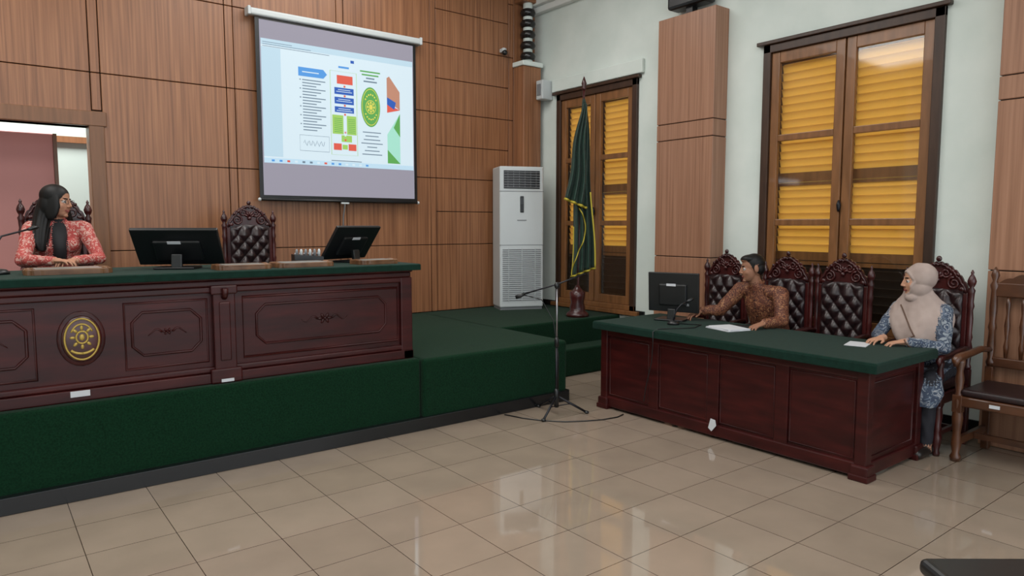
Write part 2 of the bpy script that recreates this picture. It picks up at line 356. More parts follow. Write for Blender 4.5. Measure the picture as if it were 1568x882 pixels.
b.prism([(3.77,2.86),(3.93,2.90),(3.77,2.96)],Y-.005,Y-.004,S_red)
b.prism([(3.77,2.30),(3.93,2.30),(3.93,2.86),(3.77,2.62)],Y-.003,Y-.002,S_ltg); b.prism([(3.77,2.30),(3.93,2.30),(3.77,2.45)],Y-.005,Y-.004,S_grn); b.prism([(3.85,2.70),(3.93,2.60),(3.93,2.86)],Y-.005,Y-.004,S_grn)
b.box(2.28,4.20,Y-.03,Y+.05,3.665,3.735,M_whitep,.02,3); b.box(2.26,2.29,Y-.04,Y+.08,3.66,3.745,M_whitep,.01); b.box(4.19,4.22,Y-.04,Y+.08,3.66,3.745,M_whitep,.01)
b.tube([(2.33,Y+.005,1.865),(4.16,Y+.005,1.865)],.014,M_black); 
for x in (2.33,4.16): b.ell((x,Y+.005,1.865),.018,M_whitep)
b.tube([(3.245,Y,1.85),(3.245,Y+.01,1.80),(3.25,Y+.06,1.70),(3.245,Y+.08,1.3)],.007,M_greyp)
b.box(3.20,3.29,Y-.01,Y+.02,1.835,1.852,M_whitep)
b.box(2.35,2.45,Y+.04,BW-.013,3.68,3.72,M_whitep); b.box(4.05,4.15,Y+.04,BW-.013,3.68,3.72,M_whitep)
b.obj('projection_screen')
# ------------------------------------------------------------ air conditioner
b=MB(); w,d,h=.56,.36,1.76
b.box(-w/2,w/2,-d/2,d/2,.03,h,M_whitep,.018,3); b.box(-w/2+.01,w/2-.01,-d/2+.02,d/2-.02,0,.04,M_greyp)
b.box(-w/2+.05,w/2-.05,-d/2-.004,-d/2+.02,h-.27,h-.05,M_black,.003)
for k in range(7): b.cb((0,-d/2-.006,h-.075-.03*k),(w-.11,.022,.005),M_greyp,R=Rx(-20))
for k in range(6): b.box(-w/2+.10+k*.072,-w/2+.105+k*.072,-d/2-.006,-d/2,h-.26,h-.06,M_greyp)
b.box(-w/2,w/2,-d/2-.003,-d/2+.01,h-.305,h-.298,M_greyp); b.box(-w/2,w/2,-d/2-.003,-d/2+.01,.80,.806,M_greyp)
b.box(-.022,.025,-d/2-.008,-d/2+.01,1.20,1.40,M_black,.006); b.box(-.06,.06,-d/2-.004,-d/2+.01,1.10,1.112,M_greyp)
b.box(-.018,.02,-d/2-.010,-d/2-.007,1.30,1.38,M_blackr)
for k in range(26): b.cb((0,-d/2-.004,.12+k*.025),(w-.07,.012,.006),M_greyp,R=Rx(-25))
for x in(-.17,0,.17): b.box(x-.003,x+.003,-d/2-.012,-d/2,.10,.77,M_whitep)
b.obj('standing_air_conditioner',(5.44,6.92,PH),-22)
# ------------------------------------------------------------ flag
b=MB()
def pole(t): return V((.0+.045*t,-.03*t,.10+2.45*t))
b.lathe([(.13,0),(.13,.03),(.11,.05),(.085,.07),(.09,.11),(.075,.16),(.085,.22),(.09,.28),(.06,.30),(.035,.33),(.022,.36)],M_mahogd,seg=24)
b.tube([pole(i/10) for i in range(11)],.014,M_mahogd,12)
tp=pole(1); b.lathe([(.02,0),(.032,.02),(.018,.04),(.03,.07),(.022,.10),(.004,.15)],M_mahogd,tp,14)
LX=V((.79,-.61,0)); DY=V((.61,.79,0))
def fl(zt,zb,wt,wb,off,slant,ph,nf,dep):
    def fn(u,v):
        w=wt+(wb-wt)*(v**.7); t=(zt-.10+(zb-zt)*v)/2.45
        p=pole(max(t,0)); zbot=zb+slant*(u-.5)
        z=zt+(zbot-zt)*v
        a=.012+.03*v
        return V((p.x,p.y,0))+LX*((u-.5)*w+off*v+.012*math.sin(v*9+ph))+DY*(-dep-.02*v+a*math.sin(u*nf*math.pi*2+ph+v*2))+V((0,0,z))
    return fn
f1=fl(2.45,.52,.03,.27,.045,.10,0,3.5,.015); f2=fl(2.40,1.30,.03,.24,-.055,-.10,1.2,3,.05)
b.grid(f1,60,50,M_flag); b.grid(f2,60,40,M_flag)
b.tube([f1(i/60,1)+V((0,0,-.01)) for i in range(61)],.012,M_fringe,6); b.tube([f2(i/60,1)+V((0,0,-.01)) for i in range(61)],.016,M_fringe,6)
b.tube([f1(.98,.55+.45*i/30)+DY*-.01 for i in range(31)],.010,M_fringe,6); b.tube([f1(.02,.72+.28*i/30)+DY*-.01 for i in range(31)],.008,M_fringe,6)
b.tube([f1(.3+.3*math.sin(i/6),.62+.38*i/30)+DY*-.035 for i in range(31)],.007,M_fringe,6)
o=b.obj('green_flag_on_pole',(5.48,5.86,PH))
o.modifiers.new('s','SOLIDIFY').thickness=.003
# ------------------------------------------------------------ judges bench
def octf(b,x0,x1,z0,z1,y,r,m,cut=.06):
    p=[(x0+cut,z0),(x1-cut,z0),(x1-cut*.6,z0+cut*.4),(x1,z0+cut),(x1,z1-cut),(x1-cut*.6,z1-cut*.4),(x1-cut,z1),(x0+cut,z1),(x0+cut*.6,z1-cut*.4),(x0,z1-cut),(x0,z0+cut),(x0+cut*.6,z0+cut*.4)]
    b.tube([(x,y,z) for x,z in p],r,m,6,True)
def rosette(b,cx,y,cz,s,m):
    for k in range(6):
        a=k*math.pi/3; b.ell((cx+s*.5*math.cos(a),y,cz+s*.3*math.sin(a)),(s*.3,.010,s*.16),m,10,6,Ry(-math.degrees(a)))
    b.ell((cx,y,cz),(s*.2,.016,s*.2),m,10,6)
    for sg in(-1,1):
        b.tube([(cx+sg*(s*.8+.02*i),y,cz+.02*math.sin(i*1.1)) for i in range(int(4*s/.05)+2)],[.008*(1-i/(int(4*s/.05)+3)) for i in range(int(4*s/.05)+2)],m,6)
b=MB(); X0,X1=-1.74,2.72; yf=4.80; TZ=1.30; m=M_mahog
b.box(X0+.03,X1-.03,yf+.03,yf+.07,PH,TZ-.04,m)
b.box(X0+.03,X0+.07,yf+.07,5.60,PH,TZ-.04,m); b.box(X1-.07,X1-.03,yf+.07,5.60,PH,TZ-.04,m)
for (a0,a1,c0,c1) in((X0,X1,yf-.012,yf+.07),(X1-.09,X1,yf-.012,5.62),(X0,X0+.09,yf-.012,5.62)):
    b.box(a0,a1,c0,c1,PH,PH+.07,m,.008); 
for (a0,a1,c0,c1) in((X0+.012,X1-.012,yf+.003,yf+.07),(X1-.08,X1-.012,yf+.003,5.61),(X0+.012,X0+.08,yf+.003,5.61)):
    b.box(a0,a1,c0,c1,PH+.07,PH+.11,m,.012,3); b.box(a0,a1,c0,c1,TZ-.14,TZ-.10,m,.01,3)
b.box(X0+.0,X1-.0,yf-.015,5.62,TZ-.06,TZ-.02,m,.012,3); b.box(X0+.01,X1-.01,yf+.0,yf+.07,TZ-.10,TZ-.06,m,.01,3)
for px in(-.32,1.30):
    b.box(px-.07,px+.07,yf-.02,yf+.05,PH,TZ-.10,m,.008); b.box(px-.10,px+.10,yf-.035,yf+.05,PH,PH+.10,m,.012); b.box(px-.085,px+.085,yf-.03,yf+.05,TZ-.15,TZ-.09,m,.01)
    b.box(px-.035,px+.035,yf-.03,yf+.0,PH+.15,TZ-.2,m,.008)
    b.tube([(px,yf-.02,TZ-.17),(px,yf-.045,TZ-.15),(px,yf-.05,TZ-.11)],.02,m,8)
for px in (X1-.05,X0+.05): b.box(px-.05,px+.05,yf-.0,yf+.05,PH,TZ-.1,m,.008)
for sg in((1.43,2.60),(-.22,.26),(.72,1.20),(-1.62,-.45)):
    x0,x1=sg; b.tube([(x0,yf+.03,PH+.15),(x1,yf+.03,PH+.15),(x1,yf+.03,TZ-.18),(x0,yf+.03,TZ-.18)],.010,m,6,True)
octf(b,1.52,2.50,.79,1.06,yf+.028,.009,M_mahog); octf(b,-1.54,-.54,.79,1.06,yf+.028,.009,M_mahog)
octf(b,.76,1.16,.79,1.06,yf+.028,.009,M_mahog); octf(b,-.18,.22,.79,1.06,yf+.028,.009,M_mahog)
rosette(b,2.01,yf+.03,.93,.07,m); rosette(b,-1.04,yf+.03,.93,.07,m); rosette(b,.96,yf+.03,.93,.04,m); rosette(b,.02,yf+.03,.93,.04,m)
b.box(X0-.05,X1+.05,yf-.05,5.66,TZ-.018,TZ+.004,M_cloth,.008,3); b.box(X0-.05,X1+.05,yf-.055,yf-.045,TZ-.045,TZ-.0,M_cloth,.004)
cx,cz=.49,.93
b.ell((cx,yf+.025,cz),(.125,.012,.165),m,28,12)
b.ell((cx,yf+.012,cz),(.105,.02,.14),M_mahogd,28,12)
b.tube([(cx+.088*math.cos(a*math.pi/18),yf-.001,cz+.122*math.sin(a*math.pi/18)) for a in range(36)],.006,M_gold,6,True)
b.tube([(cx+.030*math.cos(a*math.pi/10),yf-.010,cz+.012+.036*math.sin(a*math.pi/10)) for a in range(20)],.006,M_gold,6,True)
b.ell((cx,yf-.006,cz+.012),(.015,.008,.02),M_gold)
for k in range(8):
    a=k*math.pi/4; b.ell((cx+.048*math.cos(a),yf-.006,cz+.012+.056*math.sin(a)),(.016,.006,.009),M_gold,8,6,Ry(-math.degrees(a)))
for sg in(-1,1): b.tube([(cx+sg*.070*math.sin(t/8),yf-.003,cz-.085+.03*(1-math.cos(t/6))) for t in range(9)],.008,M_gold,6)
b.tube([(cx+.06*math.cos(a),yf-.004,cz+.085*math.sin(a)+.005) for a in [math.pi*(.15+.7*i/14) for i in range(15)]],.006,M_gold,6)
b.box(.415,.515,yf-.016,yf-.012,PH+.03,PH+.065,M_paper); b.box(1.26,1.34,yf-.04,yf-.036,PH+.01,PH+.03,M_paper)
b.obj('judges_bench')
# ------------------------------------------------------------ witness desk
b=MB(); x0,x1,y0,y1=4.33,5.13,2.0,4.34; T=.755
b.box(x0+.03,x0+.06,y0+.03,y1-.03,.05,T-.03,m); b.box(x0+.06,x1-.02,y0+.03,y0+.06,.05,T-.03,m); b.box(x0+.06,x1-.02,y1-.06,y1-.03,.05,T-.03,m)
b.box(x0+.012,x0+.06,y0+.012,y1-.012,.02,.11,m,.01); b.box(x0+.05,x1,y0+.012,y0+.06,.02,.11,m,.01); b.box(x0+.05,x1,y1-.06,y1-.012,.02,.11,m,.01)
b.box(x0+.012,x0+.06,y0+.012,y1-.012,T-.11,T-.045,m,.01); b.box(x0+.05,x1,y0+.012,y0+.06,T-.11,T-.045,m,.01)
for (cx,cy) in((x0+.045,y0+.045),(x0+.045,y1-.045),(x1-.045,y0+.045),(x1-.045,y1-.045)):
    b.cb((cx,cy,T/2-.02),(.075,.075,T-.04),m,.006); b.cb((cx,cy,.05),(.11,.11,.10),m,.012); b.cb((cx,cy,.02),(.125,.125,.04),m,.006)
for yy in (2.60,3.16,3.74): b.box(x0+.017,x0+.05,yy-.05,yy+.05,.09,T-.09,m,.004)
ys=[2.09,2.55,2.65,3.11,3.21,3.69,3.79,4.25]
for k in range(0,8,2): b.tube([(x0+.03,ys[k]+.01,.13),(x0+.03,ys[k+1]-.01,.13),(x0+.03,ys[k+1]-.01,T-.13),(x0+.03,ys[k]+.01,T-.13)],.008,m,6,True)
b.tube([(x0+.11,y0+.03,.14),(x1-.11,y0+.03,.14),(x1-.11,y0+.03,T-.14),(x0+.11,y0+.03,T-.14)],.008,m,6,True)
b.box(x0-.0,x1+.01,y0-.0,y1+.0,T-.05,T-.02,m,.008)
b.box(x0-.04,x1+.05,y0-.05,y1+.05,T-.025,T+.012,M_cloth,.012,3); b.box(x0-.043,x0-.03,y0-.05,y1+.05,T-.055,T,M_cloth,.004); b.box(x0-.04,x1+.05,y0-.053,y0-.04,T-.055,T,M_cloth,.004)
b.obj('witness_desk')
b=MB(); b.prism([(0,0),(.07,.03),(.06,.07),(.02,.075)],0,.004,M_paper); b.prism([(0,0),(.03,-.02),(.07,.03)],0,.006,M_paper); b.obj('folded_paper_scrap',(4.315,3.17,.085),-90)
# ------------------------------------------------------------ carved chair
def spiral(b,cx,cz,y,r0,turn,sg,m,rt=.009,st=0):
    n=26; pts=[]
    for i in range(n):
        t=i/(n-1); a=st+sg*turn*2*math.pi*t; r=r0*(1-t*.85); pts.append((cx+r*math.cos(a),y,cz+r*math.sin(a)))
    b.tube(pts,[rt*(1-.4*i/n) for i in range(n)],m,6)
def carved_chair():
    b=MB(); w=M_mahogd; pw=.223
    leg=[(.02,0),(.026,.02),(.018,.04),(.030,.09),(.034,.13),(.022,.17),(.030,.19),(.022,.21),(.030,.27),(.026,.33),(.030,.35)]
    for sx in(-1,1):
        b.lathe(leg,w,(sx*.215,-.23,0)); b.cb((sx*.215,-.23,.39),(.055,.055,.09),w,.005)
        b.lathe([(.02,.43),(.028,.46),(.016,.49),(.026,.55),(.018,.60),(.026,.63),(.022,.65)],w,(sx*.215,-.23,0))
        b.cb((sx*pw,.22,.27),(.045,.05,.54),w,.005)
        b.lathe([(.022,.54),(.026,.56),(.018,.58),(.024,.66),(.026,.70),(.017,.74),(.024,.77),(.018,.80),(.022,.90),(.017,.96),(.025,.99),(.018,1.02),(.022,1.08),(.026,1.10),(.014,1.12),(.026,1.145),(.030,1.165),(.022,1.19),(.008,1.215),(.012,1.225),(.003,1.245)],w,(sx*pw,.22,0),12)
        b.tube([(sx*pw,.20,.69),(sx*.235,.10,.70),(sx*.235,-.05,.685),(sx*.225,-.18,.67),(sx*.222,-.26,.67),(sx*.222,-.285,.65),(sx*.222,-.275,.63),(sx*.222,-.255,.635)],[.018,.02,.022,.022,.024,.02,.014,.008],w,8)
        b.box(sx*.215-.012,sx*.215+.012,-.22,.20,.14,.17,w)
    b.box(-.24,.24,-.255,.24,.355,.43,w,.01); b.box(-.21,.21,.0,.025,.14,.17,w)
    n=24; pl=[(-.19+.38*i/n,.355-.03-.015*abs(math.sin(i*math.pi/4))-(.02 if 9<i<15 else 0)) for i in range(n+1)]+[(.19,.37),(-.19,.37)]
    b.prism(pl,-.257,-.24,w)
    b.box(-.225,.225,-.25,.20,.43,.505,M_leather,.03,4)
    b.box(-.205,-.17,.205,.235,.52,1.08,w,.006); b.box(.17,.205,.205,.235,.52,1.08,w,.006); b.box(-.205,.205,.205,.235,.52,.56,w,.006)
    def tuft(u,v):
        x=-.175+.35*u; z=.55+.52*v; zz=z+ (0.035*math.cos(x/.175*math.pi/2) if v>.9 else 0)
        a=x/.115; c=(z-.80)/.135
        h=abs(math.sin(math.pi*(a+c)/1.0+math.pi/2))**.5*abs(math.sin(math.pi*(a-c)/1.0+math.pi/2))**.5
        e=min(1,min(u,1-u)*8)*min(1,min(v,1-v)*8)
        return (x,.205-.012-.038*h*e**.5,zz)
    b.grid(tuft,44,56,M_leather); b.box(-.175,.175,.2,.228,.54,1.10,M_leather)
    n=48; top=[]
    for i in range(n+1):
        x=-.205+.41*i/n; s=math.cos(x/.205*math.pi/2)
        top.append((x,1.10+.185*s**.8+.013*abs(math.sin(i*math.pi/4))))
    bot=[(.205-.41*i/16,1.055+.03*math.cos((.205-.41*i/16)/.205*math.pi/2)) for i in range(17)]
    b.prism(top+bot,.212,.236,w)
    b.tube([(x*.93,.206,z-.018) for x,z in top],.009,w,6)
    for sx in(-1,1):
        spiral(b,sx*.11,1.145,.205,.045,1.6,sx,w,.010,math.pi/2); spiral(b,sx*.055,1.215,.205,.036,1.5,-sx,w,.009,0)
        b.ell((sx*.165,.207,1.105),(.022,.012,.018),w,8,6)
        for k in range(4): b.ell((sx*(.03+.035*k),.205,1.275-.022*k),(.014,.012,.014),w,8,6)
    for k in range(5):
        a=math.radians(30+30*k); b.ell((.03*math.cos(a),.202,1.17+.04*math.sin(a)),(.024,.012,.010),w,8,6,Ry(-math.degrees(a)))
    b.ell((0,.2,1.165),(.018,.014,.018),w); b.ell((0,.215,1.315),(.02,.014,.022),w)
    return b
cc=carved_chair()
ch=cc.obj('carved_armchair',(.54,6.38,PH),0)
inst(ch,(2.06,6.45,PH),0,(1,1,.95))
CX=5.48
for y in(4.02,3.385,2.885,2.17): inst(ch,(CX,y,0),-90,(1,1,1.03))
b=MB(); w=M_brown
for sx in(-1,1):
    b.lathe([(.03,0),(.036,.03),(.022,.06),(.032,.12),(.024,.2),(.03,.24),(.034,.30),(.03,.36),(.034,.42),(.02,.48),(.03,.56),(.02,.62),(.03,.68),(.028,.70)],w,(sx*.29,-.24,0),14)
    b.cb((sx*.29,-.24,.40),(.06,.06,.12),w,.005)
    b.cb((sx*.27,.24,.30),(.05,.05,.60),w,.005)
    b.lathe([(.022,.60),(.03,.63),(.018,.66),(.026,.75),(.02,.85),(.028,.88),(.02,.92),(.026,1.02),(.02,1.14),(.03,1.18),(.014,1.21),(.028,1.25),(.02,1.28),(.004,1.31)],w,(sx*.27,.24,0),14)
    b.tube([(sx*.27,.24,.72),(sx*.29,.1,.735),(sx*.295,-.1,.72),(sx*.295,-.26,.715),(sx*.295,-.31,.70),(sx*.295,-.30,.67),(sx*.295,-.28,.675)],[.018,.024,.026,.03,.026,.018,.01],w,10)
    b.box(sx*.28-.015,sx*.28+.015,-.22,.22,.12,.17,w)
b.box(-.31,.31,-.265,.26,.385,.455,w,.01); b.box(-.28,.28,-.26,.22,.455,.505,M_leather,.022,4)
b.box(-.26,.26,.225,.255,1.10,1.20,w,.008); b.box(-.26,.26,.225,.255,.60,.67,w,.008)
n=30; b.prism([(-.24+.48*i/n,1.20+.07*math.cos((-.24+.48*i/n)/.24*math.pi/2)+.01*abs(math.sin(i*math.pi/5))) for i in range(n+1)]+[(.24,1.19),(-.24,1.19)],.228,.25,w)
for k in range(5):
    x=-.18+.09*k; b.lathe([(.010,.67),(.018,.75),(.010,.80),(.02,.90),(.010,.98),(.016,1.05),(.010,1.10)],w,(x,.24,0),10)
b.box(-.26,.26,-.01,.02,.12,.16,w)
b.box(-.10,-.04,-.269,-.264,.41,.432,M_paper)
b.obj('wooden_armchair',(CX+.0,1.54,0),-90)
b=MB(); b.box(-.24,.24,-.03,.05,.36,.74,M_black,.038,5); b.box(-.25,.25,.03,.50,.42,.48,M_black,.025,4)
for sx in(-1,1):
    b.tube([(sx*.22,-.02,.60),(sx*.24,-.05,.42),(sx*.24,-.08,.0+.01)],.012,M_metal); b.tube([(sx*.24,.02,.43),(sx*.24,.44,.43),(sx*.24,.47,.012)],.012,M_metal)
b.obj('black_visitor_chair',(2.38,.42,0),-38)
# ------------------------------------------------------------ monitors
def monitor(name,loc,rz,W,H,tilt,lift):
    b=MB(); R=Rx(tilt); c=V((0,0,lift+H/2*math.cos(math.radians(tilt))))
    b.cb(c,(W,.028,H),M_black,.006,R=R); b.cb(c+R@V((0,-.02,-.02)),(W*.55,.03,H*.55),M_black,.012,R=R)
    b.cb(c+R@V((-.01,-.037,H*.20)),(.085,.003,.022),M_paper,R=R)
    b.cb(c+R@V((.12,-.016,-H*.3)),(.05,.004,.02),M_greyp,R=R)
    b.cb((0,-.045,max(lift*.6,.05)),(.07,.03,max(lift*1.2,.1)),M_black,.006,R=Rx(-8)); b.box(-.13,.13,-.13,.09,0,.016,M_black,.006)
    b.cb(c+R@V((0,.0145,0)),(W-.02,.002,H-.02),M_blackr,R=R)
    b.obj(name,loc,rz)
monitor('computer_monitor',(1.13,5.22,TZ+.005),-28,.56,.31,38,.03)
monitor('computer_monitor',(2.46,5.33,TZ+.005),22,.50,.32,36,.03)
monitor('computer_monitor',(4.90,4.00,T+.013),-70,.46,.35,4,.07)
def tray(loc,rz,W=.46,D=.30):
    b=MB(); n=60; P=[]
    for i in range(n):
        a=2*math.pi*i/n; x=math.copysign(abs(math.cos(a))**.35,math.cos(a))*W/2; y=math.copysign(abs(math.sin(a))**.35,math.sin(a))*D/2; k=1+.02*math.sin(a*14); P.append((x*k,y*k))
    vs=[(x,y,0) for x,y in P]+[(x,y,.028) for x,y in P]; fs=[list(range(n))[::-1],[n+i for i in range(n)]]+[[i,(i+1)%n,n+(i+1)%n,n+i] for i in range(n)]
    b.add(vs,fs,M_tray); b.box(-W*.38,W*.38,-D*.36,D*.36,.026,.034,M_slate,.003)
    b.tube([(x*.96,y*.96,.028) for x,y in P],.006,M_tray,6,True)
    for sx in (-1,1): b.ell((sx*W*.44,0,.03),(.02,.05,.010),M_tray)
    b.obj('carved_writing_pad',loc,rz)
tray((.47,5.14,TZ+.005),0); tray((1.46,4.92,TZ+.005),0,.36,.22); tray((1.90,4.97,TZ+.005),0,.42,.26); tray((2.48,4.97,TZ+.005),6,.34,.22)
b=MB(); b.prism([(-.11,0),(.11,0),(.11,.055),(-.11,.075)],-.06,.06,M_black)
for k in range(6):
    x=-.085+.034*k; b.lathe([(.010,.06),(.011,.10),(.006,.115)],M_whitep if k%2 else M_greyp,(x,-.02,0),10); b.lathe([(.008,.06),(.008,.085)],M_steel,(x,.025,0),10)
b.obj('microphone_mixer',(2.06,5.26,TZ+.005),-8)
def goose(name,loc,rz,pts,base=.08):
    b=MB(); b.lathe([(base,0),(base,.015),(base*.7,.03),(.012,.035)],M_black,seg=20); b.tube(pts,.006,M_metal,8)
    p=V(pts[-1]); dd=(p-V(pts[-2])).normalized(); b.tube([p,p+dd*.02,p+dd*.05,p+dd*.07],[.008,.013,.014,.008],M_black,10); b.obj(name,loc,rz)
goose('gooseneck_microphone',(.12,5.25,TZ+.005),0,[(0,0,.03),(0,0,.10),(.0,.02,.18),(.03,.06,.23),(.10,.12,.25),(.17,.16,.27)],.06)
goose('gooseneck_microphone',(4.66,3.80,T+.013),0,[(0,0,.03),(.01,0,.07),(.02,-.02,.13),(.05,-.04,.17),(.09,-.06,.19)],.05)
b=MB(); b.box(-.11,.11,-.14,.14,0,.006,M_paper); b.box(-.10,.115,-.13,.142,.006,.012,M_paper,R=Rz(5)); b.box(-.09,.11,-.12,.13,.012,.016,M_paper,R=Rz(-4)); b.obj('paper_stack',(4.80,3.36,T+.013),-15)
b=MB(); b.box(-.035,.035,-.07,.07,0,.009,M_black,.003); b.obj('mobile_phone',(5.02,3.36,T+.013),20)
b=MB(); b.box(-.10,.10,-.07,.07,0,.004,M_paper); b.obj('paper_sheet',(4.90,2.36,T+.013),15)
b=MB(); b.tube([(4.72,3.78,T+.018),(4.80,3.62,T+.018),(4.62,3.55,T+.018),(4.5,3.60,T+.018),(4.33,3.68,T+.018),(4.275,3.69,T),(4.277,3.69,T-.1),(4.30,3.72,.5),(4.31,3.78,.3),(4.305,3.8,.16)],.004,M_black,6); b.obj('microphone_cable')
# mic stand
b=MB()
for a in (85,205,325):
    A=math.radians(a); b.tube([(0,0,.16),(.26*math.cos(A),.26*math.sin(A),.012)],.010,M_metal,8); b.ell((.26*math.cos(A),.26*math.sin(A),.013),(.02,.02,.013),M_black)
    b.tube([(0,0,.07),(.13*math.cos(A),.13*math.sin(A),.09)],.005,M_metal,6)
b.lathe([(.02,.06),(.022,.2),(.014,.22)],M_black); b.tube([(0,0,.1),(0,0,.6)],.011,M_metal); b.lathe([(.018,.58),(.02,.64),(.012,.66)],M_black); b.tube([(0,0,.6),(0,0,1.08)],.008,M_steel)
b.ell((0,0,1.10),(.025,.02,.03),M_black)
b.tube([(.19,-.14,1.20),(0,0,1.11),(-.22,.16,1.03)],.007,M_metal); b.tube([(-.22,.16,1.03),(-.25,.18,1.015),(-.28,.205,1.0)],[.012,.018,.016],M_black,10)
b.tube([(-.22,.16,1.02),(-.1,.08,.98),(-.02,.02,.8),(.02,0,.5),(.02,0,.2)],.004,M_black,6)
b.obj('microphone_stand',(3.87,4.39,0),0)
b=MB(); pts=[(3.5,4.63),(3.55,4.45),(3.64,4.28),(3.76,4.15),(3.9,4.07),(4.05,4.01),(4.2,3.99),(4.30,4.02)]
b.tube([(x,y,.006) for x,y in pts],.005,M_black,6); b.obj('floor_cable')
# ------------------------------------------------------------ people
def skinm(n,c):
    m,nt,bb=newmat(n); bb.inputs['Base Color'].default_value=(*c,1); bb.inputs['Roughness'].default_value=.6; bb.inputs['Specular IOR Level'].default_value=.3
    bb.inputs['Subsurface Weight'].default_value=.08; bb.inputs['Subsurface Radius'].default_value=(.01,.004,.002); return m
S1=skinm('skin_light_brown',(.40,.20,.125)); S2=skinm('skin_brown',(.29,.14,.085)); S3=skinm('skin_tan',(.44,.235,.15))
LIP=plain('lips',(.27,.07,.06),.5); EYW=plain('eye_white',(.45,.43,.41),.3); EYD=plain('eye_iris',(.010,.007,.006),.2); HAIR=noisy('black_hair',[(.3,(.003,.003,.003)),(.7,(.008,.007,.007))],(60,60,4),1,4,rough=.5,bump=.3,spec=.3)
RED=noisy('coral_batik',[(0,(.50,.28,.24)),(.44,(.36,.045,.04)),(.56,(.42,.075,.06)),(.62,(.55,.36,.30))],(1,1,1),34,3,rough=.75,bump=.05,const=True,dist=1.2)
BAT=noisy('brown_batik',[(0,(.22,.08,.035)),(.42,(.055,.014,.008)),(.50,(.13,.035,.016)),(.58,(.32,.15,.065)),(.66,(.04,.010,.008))],(1,1,1),26,3,rough=.7,bump=.05,const=True,dist=2)
BLU=noisy('blue_grey_batik',[(0,(.22,.25,.28)),(.42,(.03,.045,.08)),(.52,(.09,.12,.17)),(.59,(.30,.31,.33)),(.64,(.03,.05,.09))],(1,1,1),17,3,rough=.75,bump=.05,const=True,dist=1.5)
HIJ=noisy('hijab_fabric',[(.3,(.34,.265,.235)),(.7,(.42,.335,.30))],(1,1,1),8,4,rough=.9,bump=.2,bdist=.01,spec=.2)
BLKC=plain('black_cloth',(.007,.007,.009),.8); SHOE=plain('shoe_leather',(.012,.009,.008),.35); NAVY=plain('dark_trousers',(.012,.012,.018),.8)
STRAP=plain('bag_strap',(.10,.05,.03),.6)
def hand(B,w,d,n,l,m,curl=22,sc_=1.0):
    w=V(w);d=V(d).normalized(); n=V(n); n=(n-d*n.dot(d)).normalized(); l=V(l); l=(l-d*l.dot(d)-n*l.dot(n)).normalized(); k=sc_
    R=Matrix((l,d,n)).transposed()
    B.ell(w+d*.048*k,(.040*k,.056*k,.015*k),m,20,14,R)
    B.cone(w-d*.02,w+d*.03*k,.026*k,.022*k,m)
    for o,L in zip((.031,.0105,-.0105,-.030),(.070,.080,.074,.058)):
        p=w+(d*.082+l*o)*k-(d*.008*k if abs(o)>.02 else d*0); dr=(d+l*o*6).normalized(); a=math.radians(curl*.5)
        for s_,fr in enumerate((.45,.31,.24)):
            dd=dr*math.cos(a)+n*math.sin(a); q_=p+dd*L*fr*k; B.cone(p,q_,.0092*k-.0008*s_,.0086*k-.0008*s_,m,10); p=q_; a+=math.radians(curl)
    p=w+(d*.022+l*.026)*k; dr=(d*.62+l*.75+n*.2).normalized(); q_=p+dr*.045*k; B.cone(p,q_,.015*k,.0105*k,m,12); B.cone(q_,q_+(d*.9+l*.3+n*.2).normalized()*.032*k,.0105*k,.0085*k,m,12)
def interp(x,pts):
    if x<=pts[0][0]: return pts[0][1]
    for (a,fa),(c,fc) in zip(pts,pts[1:]):
        if x<=c: return fa+(fc-fa)*(x-a)/(c-a)
    return pts[-1][1]
def ysurf(x,z):
    r=.05
    for (cy,cz,rx,ry,rz) in((.014,.028,.073,.092,.086),(-.028,-.030,.060,.060,.078),(-.034,-.075,.043,.046,.036)):
        d=1-(x/rx)**2-((z-cz)/rz)**2
        if d>0: r=min(r,cy-ry*math.sqrt(d))
    return r
